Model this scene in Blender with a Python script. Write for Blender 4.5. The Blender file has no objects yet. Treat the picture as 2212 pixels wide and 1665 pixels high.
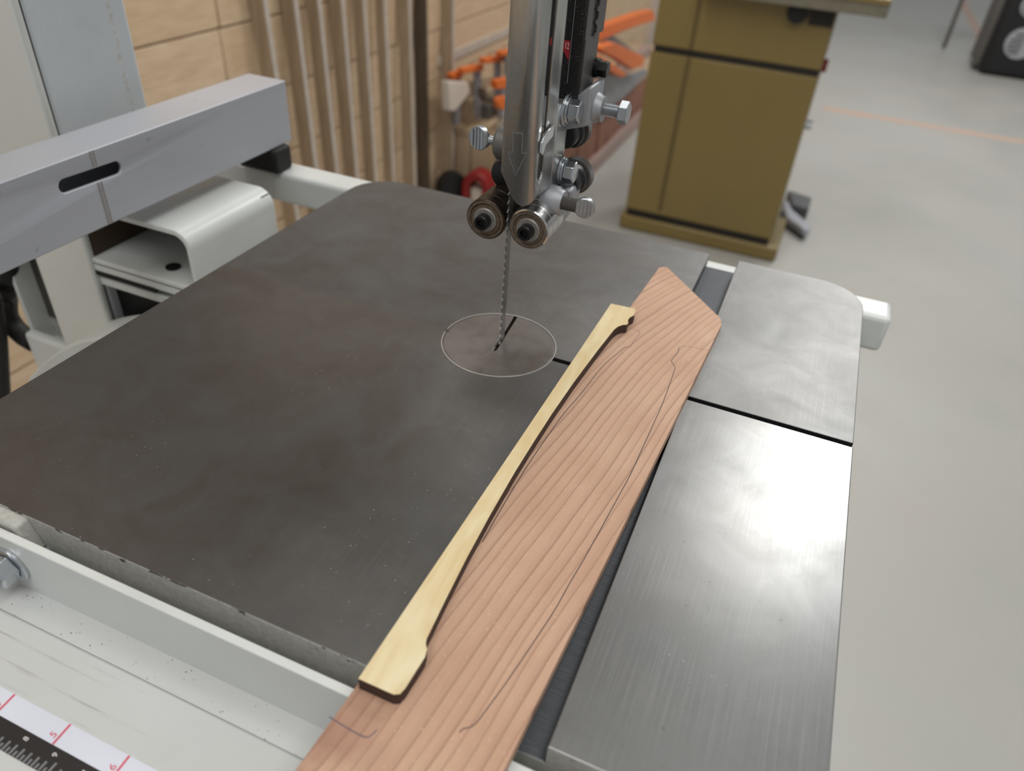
import bpy, bmesh, math, random
from mathutils import Vector, Matrix
random.seed(7)
# ------------------------------------------------------------------ units
# All positions below are in "units" measured from the blade on the table top (x right, y back, z up).
# One unit is 0.895 mm (25.4 mm between the red inch marks on the rail).
S = 0.000895
TH = 1050.0                                   # table height above the floor, in units
def W(p): return Vector((p[0]*S, p[1]*S, (p[2]+TH)*S))

# ------------------------------------------------------------------ camera
FPX, CX, CY = 1609.1, 1106.0, 832.5
ROT = Matrix(((0.91935123, 0.3883191, 0.06325812), (0.27907129, -0.53029077, -0.80056912), (-0.27733108, 0.75365773, -0.59589218)))
CAM = Vector((136.39, -342.71, 243.28))
scene = bpy.context.scene
cd = bpy.data.cameras.new('camera'); cam = bpy.data.objects.new('camera', cd)
scene.collection.objects.link(cam); scene.camera = cam
cd.sensor_fit = 'HORIZONTAL'; cd.sensor_width = 36.0; cd.lens = FPX/2212*36.0
cd.clip_start = 0.01; cd.clip_end = 100
m3 = Matrix((ROT[0], -ROT[1], -ROT[2])).transposed()
cam.matrix_world = Matrix.Translation(W(CAM)) @ m3.to_4x4()
cd.dof.use_dof = True; cd.dof.focus_distance = 0.325; cd.dof.aperture_fstop = 9.5
def bp(px, py, ax, val):
    ray = ROT.transposed() @ Vector(((px-CX)/FPX, (py-CY)/FPX, 1.0))
    i = 'xyz'.index(ax); return CAM + ray*((val-CAM[i])/ray[i])

# ------------------------------------------------------------------ world, lamps, exposure
wd = bpy.data.worlds.new('workshop'); scene.world = wd; wd.use_nodes = True
bgn = wd.node_tree.nodes['Background']; bgn.inputs[0].default_value = (0.97, 0.985, 1.0, 1); bgn.inputs[1].default_value = 0.36
def ceiling_or_fill_lamp(x, y, z, sx, sy, power, col=(1.0, 0.985, 0.955)):
    l = bpy.data.lights.new('ceiling_or_fill_lamp', 'AREA'); l.shape = 'RECTANGLE'; l.size = sx; l.size_y = sy; l.energy = power; l.color = col
    o = bpy.data.objects.new('ceiling_or_fill_lamp', l); scene.collection.objects.link(o); o.location = W((x, y, z)); return o
ceiling_or_fill_lamp(560, 2560, 2100, 0.34, 0.75, 30)
ceiling_or_fill_lamp(900, -300, 2100, 0.8, 1.5, 19)
ceiling_or_fill_lamp(-700, 900, 2100, 0.5, 1.3, 16)
ceiling_or_fill_lamp(-300, -1500, 2100, 0.8, 1.3, 17)  # unseen fill lamp behind the camera, added to brighten the pillar door
ceiling_or_fill_lamp(900, 5200, 2100, 0.5, 1.5, 46)
scene.view_settings.view_transform = 'Standard'; scene.view_settings.look = 'None'
scene.view_settings.gamma = 1.0; scene.view_settings.use_curve_mapping = False
scene.view_settings.exposure = -0.03

# ------------------------------------------------------------------ materials
def srgb(r, g, b):
    f = lambda c: (c/255/12.92) if c/255 <= 0.04045 else ((c/255+0.055)/1.055)**2.4
    return (f(r), f(g), f(b), 1.0)
class NT:
    def __init__(s, name):
        s.m = bpy.data.materials.new(name); s.m.use_nodes = True; s.t = s.m.node_tree
        s.b = s.t.nodes['Principled BSDF']
    def n(s, typ, **kw):
        nd = s.t.nodes.new(typ)
        for k, v in kw.items():
            if k.startswith('i_'):
                nd.inputs[int(k[2:]) if k[2:].isdigit() else k[2:].replace('_', ' ')].default_value = v
            else: setattr(nd, k, v)
        return nd
    def l(s, a, b): s.t.links.new(a, b)
    def math(s, op, a, b=None, c=None, clamp=False):
        nd = s.t.nodes.new('ShaderNodeMath'); nd.operation = op; nd.use_clamp = clamp
        for i, v in enumerate((a, b, c)):
            if v is None: continue
            if isinstance(v, (int, float)): nd.inputs[i].default_value = v
            else: s.l(v, nd.inputs[i])
        return nd.outputs[0]
    def mix(s, fac, a, b, blend='MIX'):
        nd = s.t.nodes.new('ShaderNodeMix'); nd.data_type = 'RGBA'; nd.blend_type = blend
        for sock, v in ((nd.inputs[0], fac), (nd.inputs[6], a), (nd.inputs[7], b)):
            if isinstance(v, (int, float, tuple)): sock.default_value = v
            else: s.l(v, sock)
        return nd.outputs[2]
    def ramp(s, fac, stops, interp='LINEAR'):
        nd = s.t.nodes.new('ShaderNodeValToRGB'); cr = nd.color_ramp; cr.interpolation = interp
        while len(cr.elements) < len(stops): cr.elements.new(0.5)
        for e, (p, c) in zip(cr.elements, stops):
            e.position = p; e.color = c if isinstance(c, tuple) else (c, c, c, 1)
        s.l(fac, nd.inputs[0]); return nd.outputs[0]
    def coords(s, scale=(1, 1, 1), rot=(0, 0, 0), kind='Object', unit=True):
        tc = s.t.nodes.new('ShaderNodeTexCoord'); mp = s.t.nodes.new('ShaderNodeMapping')
        k = 1/S if unit else 1.0
        mp.inputs[3].default_value = tuple(v*k for v in scale); mp.inputs[2].default_value = rot
        s.l(tc.outputs[kind], mp.inputs[0]); return mp.outputs[0]
    def noise(s, vec, scale, detail=4, rough=0.55, dist=0.0):
        nd = s.n('ShaderNodeTexNoise'); nd.inputs['Scale'].default_value = scale; nd.inputs['Detail'].default_value = detail
        nd.inputs['Roughness'].default_value = rough; nd.inputs['Distortion'].default_value = dist; s.l(vec, nd.inputs['Vector']); return nd.outputs[0]
    def bump(s, h, strength=0.2, dist=0.0003):
        nd = s.n('ShaderNodeBump'); nd.inputs['Strength'].default_value = strength; nd.inputs['Distance'].default_value = dist
        s.l(h, nd.inputs['Height']); s.l(nd.outputs[0], s.b.inputs['Normal'])
    def col(s, v):
        if isinstance(v, tuple): s.b.inputs['Base Color'].default_value = v
        else: s.l(v, s.b.inputs['Base Color'])
    def rough(s, v):
        if isinstance(v, (int, float)): s.b.inputs['Roughness'].default_value = v
        else: s.l(v, s.b.inputs['Roughness'])
    def metal(s, v):
        if isinstance(v, (int, float)): s.b.inputs['Metallic'].default_value = v
        else: s.l(v, s.b.inputs['Metallic'])
def plain(name, c, rough=0.5, metal=0.0, var=0.12, scale=0.03, bump=0.0, c2=None, spec=None):
    m = NT(name); v = m.coords()
    n = m.noise(v, scale, 5)
    c2 = c2 or tuple([x*(1-2*var) for x in c[:3]]+[1.0])
    m.col(m.mix(m.ramp(n, [(0.3, 0.0), (0.75, 1.0)]), c, c2)); m.rough(rough); m.metal(metal)
    if bump: m.bump(m.noise(v, scale*12, 3), bump)
    if spec is not None: m.b.inputs['Specular IOR Level'].default_value = spec
    return m.m
M = {}
M['white_paint'] = plain('white_paint', srgb(208, 211, 208), 0.35, 0, 0.04, 0.02)
M['pillar_paint'] = plain('pillar_paint', srgb(206, 211, 211), 0.4, 0, 0.03, 0.02, 0.03)
M['door_paint'] = plain('door_paint', srgb(212, 213, 208), 0.35, 0, 0.03, 0.02)
M['black_plastic'] = plain('black_plastic', srgb(22, 22, 23), 0.4, 0, 0.1, 0.1)
M['rubber'] = plain('rubber', srgb(14, 14, 14), 0.6)
M['alu'] = plain('alu', srgb(176, 179, 188), 0.42, 0.4, 0.06, 0.015)
M['cast_alu'] = plain('cast_alu', srgb(168, 170, 174), 0.5, 0.55, 0.06, 0.2, 0.12)
M['dark_alu'] = plain('dark_alu', srgb(120, 118, 114), 0.5, 0.5, 0.1, 0.2, 0.1)
M['chrome'] = plain('chrome', srgb(205, 210, 214), 0.2, 0.95, 0.06, 0.2)
M['zinc_screw'] = plain('zinc_screw', srgb(178, 182, 186), 0.32, 0.85, 0.1, 0.3, 0.1)
M['knurl_dark'] = plain('knurl_dark', srgb(96, 92, 88), 0.55, 0.6, 0.2, 1.2, 0.6)
M['blade'] = plain('blade', srgb(138, 138, 134), 0.35, 0.85, 0.1, 0.1)
M['bearing_steel'] = plain('bearing_steel', srgb(200, 200, 198), 0.22, 0.95, 0.06, 0.2)
M['bearing_dirty'] = plain('bearing_dirty', srgb(74, 62, 52), 0.4, 0.7, 0.2, 0.25, 0.1, c2=srgb(26, 22, 20))
M['bearing_seal'] = plain('bearing_seal', srgb(122, 106, 88), 0.5, 0.35, 0.15, 0.5, 0.1, c2=srgb(84, 70, 56))
M['washer_grey'] = plain('washer_grey', srgb(158, 154, 150), 0.45, 0.6, 0.1, 0.3)
M['screw_black'] = plain('screw_black', srgb(30, 29, 29), 0.35, 0.4, 0.2, 0.3)
M['dark_hole'] = plain('dark_hole', srgb(8, 8, 8), 0.8)
M['rack_steel'] = plain('rack_steel', srgb(112, 110, 108), 0.45, 0.7, 0.1, 0.3)
M['rim_highlight'] = plain('rim_highlight', srgb(186, 184, 180), 0.35, 0.6)
M['red_print'] = plain('red_print', srgb(168, 30, 46), 0.5)
M['white_print'] = plain('white_print', srgb(225, 225, 225), 0.5)
M['grey_print'] = plain('grey_print', srgb(128, 130, 132), 0.5)
M['tape_white'] = plain('tape_white', srgb(214, 217, 228), 0.45, 0, 0.02)
M['tape_black'] = plain('tape_black', srgb(28, 24, 26), 0.4)
M['pen_red'] = plain('pen_red', srgb(214, 92, 112), 0.6)
M['pencil'] = plain('pencil', srgb(70, 56, 54), 0.6)
M['pencil_blue'] = plain('pencil_blue', srgb(92, 84, 98), 0.6)
M['mark_grey'] = plain('mark_grey', srgb(146, 139, 136), 0.6)
M['scratch'] = plain('scratch', srgb(208, 210, 210), 0.3, 0.9)
M['orange'] = plain('orange', srgb(226, 112, 36), 0.45, 0, 0.1)
M['clamp_bar'] = plain('clamp_bar', srgb(150, 150, 154), 0.45, 0.5)
M['red_paint'] = plain('red_paint', srgb(140, 28, 26), 0.45)
M['ochre'] = plain('ochre', srgb(130, 112, 64), 0.38, 0, 0.05, 0.004)
M['cabinet_dark'] = plain('cabinet_dark', srgb(26, 22, 14), 0.6)
M['ochre_seam'] = plain('ochre_seam', srgb(100, 84, 46), 0.5)
M['cab_metal'] = plain('cab_metal', srgb(140, 134, 118), 0.4, 0.5)
M['bag_black'] = plain('bag_black', srgb(20, 20, 23), 0.5)
M['bag_grey'] = plain('bag_grey', srgb(98, 94, 90), 0.6)
M['logo_grey'] = plain('logo_grey', srgb(170, 172, 176), 0.5)
M['pedal_grey'] = plain('pedal_grey', srgb(170, 173, 180), 0.4, 0.2)
M['pedal_dark'] = plain('pedal_dark', srgb(84, 86, 88), 0.5)
M['shadow_line_grey'] = plain('shadow_line_grey', srgb(196, 184, 170), 0.6)
M['red_wood'] = plain('red_wood', srgb(142, 92, 68), 0.55, 0, 0.1, 0.01, 0.0, c2=srgb(112, 70, 54))
M['dark_brown'] = plain('dark_brown', srgb(76, 60, 46), 0.6, 0, 0.1, 0.01)  # dark wood, and the shade inside the support arm
M['mauve_wood'] = plain('mauve_wood', srgb(158, 136, 128), 0.6, 0, 0.08, 0.01)
M['offcut_wood'] = plain('offcut_wood', srgb(184, 160, 130), 0.6, 0, 0.1, 0.01)
M['pale_thing'] = plain('pale_thing', srgb(205, 192, 178), 0.6, 0, 0.06, 0.01)
M['floor_orange'] = plain('floor_orange', srgb(196, 160, 138), 0.6, 0, 0.12, 0.006, c2=srgb(180, 168, 156))
M['knob_red_brown'] = plain('knob_red_brown', srgb(96, 42, 26), 0.35)

def wood_wall():
    m = NT('birch_plank'); v = m.coords((0.1, 0.012, 0.1)); oi = m.n('ShaderNodeObjectInfo')
    vo = m.n('ShaderNodeVectorMath', operation='ADD'); m.l(v, vo.inputs[0]); m.l(oi.outputs['Random'], vo.inputs[1])
    sc = m.n('ShaderNodeVectorMath', operation='SCALE'); sc.inputs[3].default_value = 37.0
    m.l(oi.outputs['Random'], sc.inputs[0]); m.l(sc.outputs[0], vo.inputs[1])
    g = m.noise(vo.outputs[0], 1.0, 5, 0.6, 0.4)
    c = m.mix(m.ramp(g, [(0.3, 0.0), (0.7, 1.0)]), srgb(212, 188, 158), srgb(192, 164, 132))
    big = m.mix(m.math('MULTIPLY', oi.outputs['Random'], 0.3), c, srgb(188, 158, 122))
    vk = m.n('ShaderNodeTexVoronoi'); vk.inputs['Scale'].default_value = 0.0042
    tc = m.coords((1, 0.55, 1)); m.l(tc, vk.inputs['Vector'])
    k = m.ramp(vk.outputs['Distance'], [(0.0, 1.0), (0.022, 0.9), (0.06, 0.0)])
    m.col(m.mix(k, big, srgb(96, 62, 38))); m.rough(0.6); return m.m
M['birch'] = wood_wall()
def strip_wood(name, a, b):
    m = NT(name); v = m.coords((0.08, 0.08, 0.006)); g = m.noise(v, 1.0, 5, 0.6, 0.3)
    m.col(m.mix(m.ramp(g, [(0.3, 0.0), (0.7, 1.0)]), a, b)); m.rough(0.65); return m.m
M['strip'] = strip_wood('strip_wood', srgb(164, 144, 118), srgb(134, 116, 92))
M['strip_edge'] = plain('strip_edge', srgb(190, 180, 170), 0.6)
M['strip_dark'] = strip_wood('strip_dark', srgb(86, 72, 56), srgb(60, 50, 40))

def concrete():
    m = NT('concrete'); v = m.coords(unit=False)
    n1 = m.noise(v, 0.9, 5); n2 = m.noise(v, 4.0, 4); n3 = m.noise(v, 60.0, 3)
    c = m.mix(m.ramp(n1, [(0.3, 0.0), (0.7, 1.0)]), srgb(174, 175, 171), srgb(162, 162, 156))
    c = m.mix(m.math('MULTIPLY', m.ramp(n2, [(0.4, 0.0), (0.7, 1.0)]), 0.35), c, srgb(176, 168, 158))
    c = m.mix(m.math('MULTIPLY', n3, 0.12), c, srgb(150, 146, 140))
    m.col(c); m.rough(m.ramp(n2, [(0.2, 0.35), (0.8, 0.55)])); return m.m
M['concrete'] = concrete()

def cast_iron():
    m = NT('cast_iron'); v = m.coords()
    n1 = m.noise(v, 0.008, 5, 0.6, 0.6); n2 = m.noise(v, 0.03, 5, 0.6, 0.8); n3 = m.noise(v, 0.35, 3)
    vs = m.coords((1.6, 0.02, 1.0)); n4 = m.noise(vs, 1.0, 3, 0.6)              # machining lines along the slot
    vs2 = m.coords((0.9, 0.05, 1.0), rot=(0, 0, 0.65)); n5 = m.noise(vs2, 1.0, 4, 0.6)  # wiped scratches
    sx = m.n('ShaderNodeSeparateXYZ'); m.l(v, sx.inputs[0])
    patina_reflection = m.math('ADD', m.math('MULTIPLY', sx.outputs[0], -0.0065), m.math('MULTIPLY', m.math('SUBTRACT', n1, 0.5), 1.2))
    patina_reflection = m.math('ADD', patina_reflection, 0.85, clamp=True)                                   # brown patina, and the wall's dark reflection painted in towards the left
    steel = m.mix(m.ramp(n2, [(0.25, 0.0), (0.75, 1.0)]), srgb(138, 138, 137), srgb(122, 122, 120))
    brown = m.mix(m.ramp(n2, [(0.35, 0.0), (0.65, 1.0)]), srgb(98, 96, 94), srgb(91, 86, 82))
    c = m.mix(patina_reflection, steel, brown)
    c = m.mix(m.math('MULTIPLY', m.ramp(n1, [(0.5, 0.0), (0.75, 1.0)]), 0.3), c, srgb(108, 114, 120))
    c = m.mix(m.math('MULTIPLY', m.ramp(n4, [(0.5, 0.0), (0.72, 1.0)]), m.math('SUBTRACT', 0.16, m.math('MULTIPLY', patina_reflection, 0.12))), c, srgb(166, 166, 164))
    c = m.mix(m.math('MULTIPLY', m.ramp(n5, [(0.6, 0.0), (0.75, 1.0)]), 0.07), c, srgb(150, 148, 144))
    spk = m.ramp(n3, [(0.70, 0.0), (0.74, 1.0)])
    c = m.mix(m.math('MULTIPLY', spk, 0.25), c, srgb(60, 58, 56))
    vd = m.n('ShaderNodeTexVoronoi'); vd.inputs['Scale'].default_value = 0.26; m.l(v, vd.inputs['Vector'])
    dn = m.noise(v, 0.02, 3)
    dust = m.math('MULTIPLY', m.ramp(vd.outputs['Distance'], [(0.0, 0.9), (0.05, 0.7), (0.09, 0.0)]), m.ramp(dn, [(0.5, 0.0), (0.62, 0.8)]))
    c = m.mix(dust, c, srgb(196, 188, 176))
    m.col(c); m.metal(m.math('SUBTRACT', 0.82, m.math('MULTIPLY', dust, 0.8)))
    r = m.math('ADD', m.math('MULTIPLY', n4, 0.10), m.math('MULTIPLY', n2, 0.09))
    r = m.math('ADD', r, m.math('MULTIPLY', patina_reflection, 0.14)); bk = m.math('MULTIPLY', m.math('GREATER_THAN', sx.outputs[1], 0.0), 0.14)  # back half is less polished than the front
    m.rough(m.math('ADD', m.math('ADD', r, bk), 0.23))
    h = m.math('ADD', m.math('MULTIPLY', n4, 0.6), m.math('MULTIPLY', n5, 0.5)); m.bump(h, 0.06, 0.0001)
    return m.m
M['cast_iron'] = cast_iron()
def slot_iron():
    m = NT('slot_iron'); v = m.coords((0.06, 0.9, 1)); n = m.noise(v, 1.0, 4, 0.6, 0.4)
    m.col(m.mix(n, srgb(92, 95, 99), srgb(70, 72, 76))); m.metal(0.7); m.rough(0.42); m.bump(n, 0.5, 0.0004); return m.m
M['slot_iron'] = slot_iron()
def skirt_paint():
    m = NT('skirt_paint'); v = m.coords((1, 1, 1)); n = m.noise(m.coords((0.12, 0.12, 0.35)), 1.0, 4, 0.6); n2 = m.noise(v, 0.5, 3)
    sx = m.n('ShaderNodeSeparateXYZ'); m.l(m.coords(kind='Object'), sx.inputs[0])
    hi = m.math('MULTIPLY', m.math('SUBTRACT', sx.outputs[2], 33.0), 0.035)           # chips gather along the top edge
    chip = m.ramp(m.math('ADD', n, hi), [(0.66, 0.0), (0.69, 1.0)])
    c = m.mix(m.ramp(n2, [(0.4, 0.0), (0.7, 1.0)]), srgb(176, 176, 170), srgb(160, 160, 152))
    m.col(m.mix(chip, c, srgb(66, 62, 58))); m.rough(0.5); m.bump(n2, 0.2, 0.0002); return m.m
M['skirt_paint'] = skirt_paint()
def insert_metal():
    m = NT('insert_metal'); v = m.coords(); n = m.noise(v, 0.06, 5, 0.6, 0.5); s1 = m.noise(m.coords((0.08, 1.2, 1), rot=(0, 0, 0.9)), 1.0, 4, 0.7)
    c = m.mix(m.ramp(n, [(0.35, 0.0), (0.65, 1.0)]), srgb(124, 119, 115), srgb(104, 97, 92))
    c = m.mix(m.ramp(s1, [(0.66, 0.0), (0.72, 0.5)]), c, srgb(160, 156, 150))
    m.col(c); m.metal(0.75); m.rough(m.ramp(n, [(0.2, 0.3), (0.8, 0.5)])); m.bump(s1, 0.08, 0.0001); return m.m
M['insert'] = insert_metal()
def rail_paint(name, speck):
    m = NT(name); v = m.coords(); n = m.noise(v, 0.02, 4); st = m.noise(m.coords((0.006, 0.5, 0.5)), 1.0, 4, 0.65)
    c = m.mix(n, srgb(202, 204, 203), srgb(190, 192, 190))
    if speck:
        vv = m.n('ShaderNodeTexVoronoi'); vv.inputs['Scale'].default_value = 0.45; m.l(v, vv.inputs['Vector'])
        gate = m.ramp(m.noise(v, 0.12, 3), [(0.5, 0.0), (0.62, 1.0)])
        sp = m.math('MULTIPLY', m.ramp(vv.outputs['Distance'], [(0.0, 1.0), (0.12, 0.9), (0.2, 0.0)]), gate)
        c = m.mix(sp, c, srgb(70, 66, 62))
    else:
        br = m.ramp(m.noise(m.coords((0.05, 0.4, 0.4)), 1.0, 4), [(0.42, 0.0), (0.6, 1.0)])
        c = m.mix(m.math('MULTIPLY', m.math('MULTIPLY', m.ramp(st, [(0.58, 0.0), (0.68, 1.0)]), br), 0.75), c, srgb(140, 136, 128))
    m.col(c); m.rough(0.38); return m.m
M['rail_speck'] = rail_paint('rail_speck', True); M['rail_streak'] = rail_paint('rail_streak', False)
def pillar_side():
    m = NT('pillar_side'); v = m.coords(); n = m.noise(v, 0.08, 4)
    c = m.mix(n, srgb(206, 211, 213), srgb(196, 201, 203)); sx = m.n('ShaderNodeSeparateXYZ'); m.l(v, sx.inputs[0])
    y = m.math('ABSOLUTE', m.math('SUBTRACT', sx.outputs[1], 27.0))             # seam of glue spots
    g = m.math('MULTIPLY', m.ramp(m.math('MULTIPLY', y, 0.2), [(0.2, 1.0), (0.7, 0.0)]), m.ramp(m.noise(v, 0.3, 3), [(0.5, 0.0), (0.62, 1.0)]))
    m.col(m.mix(m.math('MULTIPLY', g, 0.6), c, srgb(182, 172, 148))); m.rough(0.4); m.bump(m.noise(v, 0.2, 3), 0.08); return m.m
M['pillar_side'] = pillar_side()
def fence_face():
    m = NT('fence_face'); v = m.coords(); n = m.noise(m.coords((0.01, 0.008, 0.7)), 1.0, 4, 0.65); n2 = m.noise(v, 0.1, 4)
    c = m.mix(m.ramp(n, [(0.55, 0.0), (0.75, 0.6)]), srgb(182, 184, 191), srgb(166, 168, 175))
    c = m.mix(m.math('MULTIPLY', m.ramp(n2, [(0.66, 0.0), (0.74, 1.0)]), 0.4), c, srgb(128, 126, 126))
    m.col(c); m.metal(0.25); m.rough(0.4); return m.m
M['fence_face'] = fence_face()
def guard_zinc():
    m = NT('guard_zinc'); v = m.coords(); n = m.noise(v, 0.35, 4); d = m.n('ShaderNodeTexVoronoi'); d.inputs['Scale'].default_value = 1.1; m.l(v, d.inputs['Vector'])
    dust = m.math('MULTIPLY', m.ramp(d.outputs['Distance'], [(0.0, 1.0), (0.14, 0.8), (0.22, 0.0)]), m.ramp(m.noise(v, 0.5, 2), [(0.45, 0.0), (0.6, 1.0)]))
    c = m.mix(n, srgb(198, 200, 199), srgb(180, 182, 182)); m.col(m.mix(m.math('MULTIPLY', dust, 0.8), c, srgb(214, 208, 198)))
    m.metal(m.math('SUBTRACT', 0.9, m.math('MULTIPLY', dust, 0.8))); m.rough(0.34); return m.m
M['guard'] = guard_zinc()
def post_black():
    m = NT('post_black'); v = m.coords(); d = m.n('ShaderNodeTexVoronoi'); d.inputs['Scale'].default_value = 0.9; m.l(v, d.inputs['Vector'])
    dust = m.math('MULTIPLY', m.ramp(d.outputs['Distance'], [(0.0, 1.0), (0.12, 0.8), (0.2, 0.0)]), m.ramp(m.noise(v, 0.2, 3), [(0.48, 0.0), (0.6, 1.0)]))
    m.col(m.mix(dust, srgb(18, 17, 18), srgb(170, 160, 150))); m.rough(0.4); return m.m
M['post_black'] = post_black()

def walnut_board():
    m = NT('redwood_board'); tc = m.n('ShaderNodeTexCoord'); mp = m.n('ShaderNodeMapping'); mp.inputs[3].default_value = (1/S,)*3
    m.l(tc.outputs['Object'], mp.inputs[0]); P = mp.outputs[0]
    sx = m.n('ShaderNodeSeparateXYZ'); m.l(P, sx.inputs[0]); vv, uu = sx.outputs[0], sx.outputs[1]
    w1 = m.noise(m.coords((1, 0.45, 1)), 0.022, 1); w2 = m.noise(m.coords((1, 0.5, 1)), 0.10, 2)
    q = m.math('MAXIMUM', m.math('SUBTRACT', uu, 230.0), 0.0)
    h = m.math('ADD', m.math('MULTIPLY', uu, 0.08), m.math('MULTIPLY', m.math('MULTIPLY', q, q), 0.00095))
    g = m.math('SUBTRACT', vv, h)
    g = m.math('ADD', g, m.math('MULTIPLY', m.math('SUBTRACT', w1, 0.5), 6.0))
    g = m.math('ADD', g, m.math('MULTIPLY', m.math('SUBTRACT', w2, 0.5), 0.7))
    cg = m.n('ShaderNodeCombineXYZ'); m.l(g, cg.inputs[0]); irr = m.noise(cg.outputs[0], 0.09, 2)
    g = m.math('ADD', g, m.math('MULTIPLY', m.math('SUBTRACT', irr, 0.5), 10.0))
    gi = m.math('DIVIDE', g, 4.9); fr = m.math('FRACT', gi)
    line = m.ramp(fr, [(0.0, 0.0), (0.5, 0.03), (0.84, 0.28), (0.93, 0.95), (0.965, 1.0), (1.0, 0.0)])
    fib = m.noise(m.coords((1.1, 0.05, 1)), 1.0, 4, 0.65); bl = m.noise(P, 0.02, 4); ray = m.noise(P, 0.9, 2)
    c = m.mix(m.ramp(bl, [(0.3, 0.0), (0.7, 1.0)]), srgb(196, 162, 137), srgb(182, 145, 120))
    c = m.mix(m.math('MULTIPLY', line, m.ramp(bl, [(0.2, 0.75), (0.8, 0.5)])), c, srgb(134, 98, 80))
    c = m.mix(m.math('MULTIPLY', m.ramp(fib, [(0.5, 0.0), (0.75, 1.0)]), 0.28), c, srgb(168, 118, 94))
    c = m.mix(m.math('MULTIPLY', m.ramp(ray, [(0.66, 0.0), (0.74, 1.0)]), 0.35), c, srgb(232, 200, 176))
    st = m.math('MULTIPLY', m.ramp(m.noise(P, 0.05, 4), [(0.35, 0.0), (0.6, 1.0)]), m.ramp(m.math('ADD', m.math('MULTIPLY', uu, 0.012), m.math('MULTIPLY', vv, 0.016)), [(0.05, 1.0), (0.75, 0.0)]))
    c = m.mix(m.math('MULTIPLY', st, 0.75), c, srgb(134, 92, 78))                # stained end
    m.col(c); m.rough(0.55); m.b.inputs['Specular IOR Level'].default_value = 0.35
    m.bump(m.math('SUBTRACT', m.math('MULTIPLY', fib, 0.4), m.math('MULTIPLY', line, 0.5)), 0.08, 0.0002); return m.m
M['board'] = walnut_board()
def ply_face():
    m = NT('ply_face'); n = m.noise(m.coords((0.09, 0.022, 1), rot=(0, 0, 0.9)), 1.0, 4, 0.55, 1.0); n2 = m.noise(m.coords((1.2, 0.05, 1)), 1.0, 3); n3 = m.noise(m.coords(), 0.03, 4)
    c = m.mix(m.ramp(n, [(0.32, 0.0), (0.68, 1.0)]), srgb(224, 211, 174), srgb(206, 182, 134))
    c = m.mix(m.math('MULTIPLY', n2, 0.15), c, srgb(206, 176, 120)); c = m.mix(m.math('MULTIPLY', m.ramp(n3, [(0.5, 0.0), (0.7, 1.0)]), 0.4), c, srgb(230, 220, 190))
    m.col(c); m.rough(0.5); return m.m
M['ply_face'] = ply_face()
def ply_burnt():
    m = NT('ply_burnt'); sx = m.n('ShaderNodeSeparateXYZ'); m.l(m.coords(), sx.inputs[0])
    b = m.math('FRACT', m.math('MULTIPLY', sx.outputs[2], 0.5)); n = m.noise(m.coords((0.3, 0.3, 0.6)), 1.0, 3)
    c = m.mix(m.ramp(b, [(0.35, 0.0), (0.5, 1.0), (0.65, 0.0)]), srgb(66, 46, 38), srgb(92, 68, 54)); m.col(m.mix(n, c, srgb(40, 28, 24))); m.rough(0.65); return m.m
M['ply_burnt'] = ply_burnt()

# ------------------------------------------------------------------ mesh helpers (all in units)
col = scene.collection
ORG = {}
def vloop(bm, pts): return [bm.verts.new(p) for p in pts]
def box(bm, x0, x1, y0, y1, z0, z1):
    v = vloop(bm, [(x, y, z) for z in (z0, z1) for y in (y0, y1) for x in (x0, x1)])
    for f in ((0, 2, 3, 1), (4, 5, 7, 6), (0, 1, 5, 4), (2, 6, 7, 3), (0, 4, 6, 2), (1, 3, 7, 5)): bm.faces.new([v[i] for i in f])
    return v
def frame(d):
    d = Vector(d).normalized(); a = Vector((0, 0, 1)) if abs(d.z) < 0.9 else Vector((1, 0, 0))
    u = d.cross(a).normalized(); return d, u, d.cross(u).normalized()
def lathe(bm, p, d, prof, n=40, rot=0.0):
    """prof: list of (distance along axis, radius)"""
    d, u, w = frame(d); p = Vector(p); rings = []
    for a, r in prof:
        if r < 1e-6: rings.append([bm.verts.new(p+d*a)]); continue
        rings.append([bm.verts.new(p+d*a+(u*math.cos(rot+2*math.pi*i/n)+w*math.sin(rot+2*math.pi*i/n))*r) for i in range(n)])
    for A, B in zip(rings, rings[1:]):
        for i in range(n):
            j = (i+1) % n
            if len(A) == 1 and len(B) == 1: continue
            if len(A) == 1: bm.faces.new((A[0], B[j], B[i]))
            elif len(B) == 1: bm.faces.new((A[i], A[j], B[0]))
            else: bm.faces.new((A[i], A[j], B[j], B[i]))
def cyl(bm, p, q, r, n=32, rot=0.0, ch=0.0):
    p, q = Vector(p), Vector(q); L = (q-p).length
    pr = [(0, 0), (0, r-ch), (ch, r), (L-ch, r), (L, r-ch), (L, 0)] if ch else [(0, 0), (0, r), (L, r), (L, 0)]
    lathe(bm, p, q-p, pr, n, rot)
def hexa(bm, p, q, r, rot=0.0): cyl(bm, p, q, r, 6, rot, r*0.08)
def prism(bm, pts, ax, a, b):
    i = 'xyz'.index(ax)
    def P(q, c): v = list(q); v.insert(i, c); return v
    A = vloop(bm, [P(q, a) for q in pts]); B = vloop(bm, [P(q, b) for q in pts]); n = len(pts)
    bm.faces.new(A); bm.faces.new(B[::-1])
    for k in range(n): bm.faces.new((A[k], B[k], B[(k+1) % n], A[(k+1) % n]))
def tube(bm, pts, r, n=14):
    pts = [Vector(p) for p in pts]; rings = []
    for k, p in enumerate(pts):
        d = (pts[min(k+1, len(pts)-1)]-pts[max(k-1, 0)]); d, u, w = frame(d)
        rings.append([bm.verts.new(p+(u*math.cos(2*math.pi*i/n)+w*math.sin(2*math.pi*i/n))*r) for i in range(n)])
    for A, B in zip(rings, rings[1:]):
        for i in range(n): bm.faces.new((A[i], A[(i+1) % n], B[(i+1) % n], B[i]))
    bm.faces.new(rings[0][::-1]); bm.faces.new(rings[-1])
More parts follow.
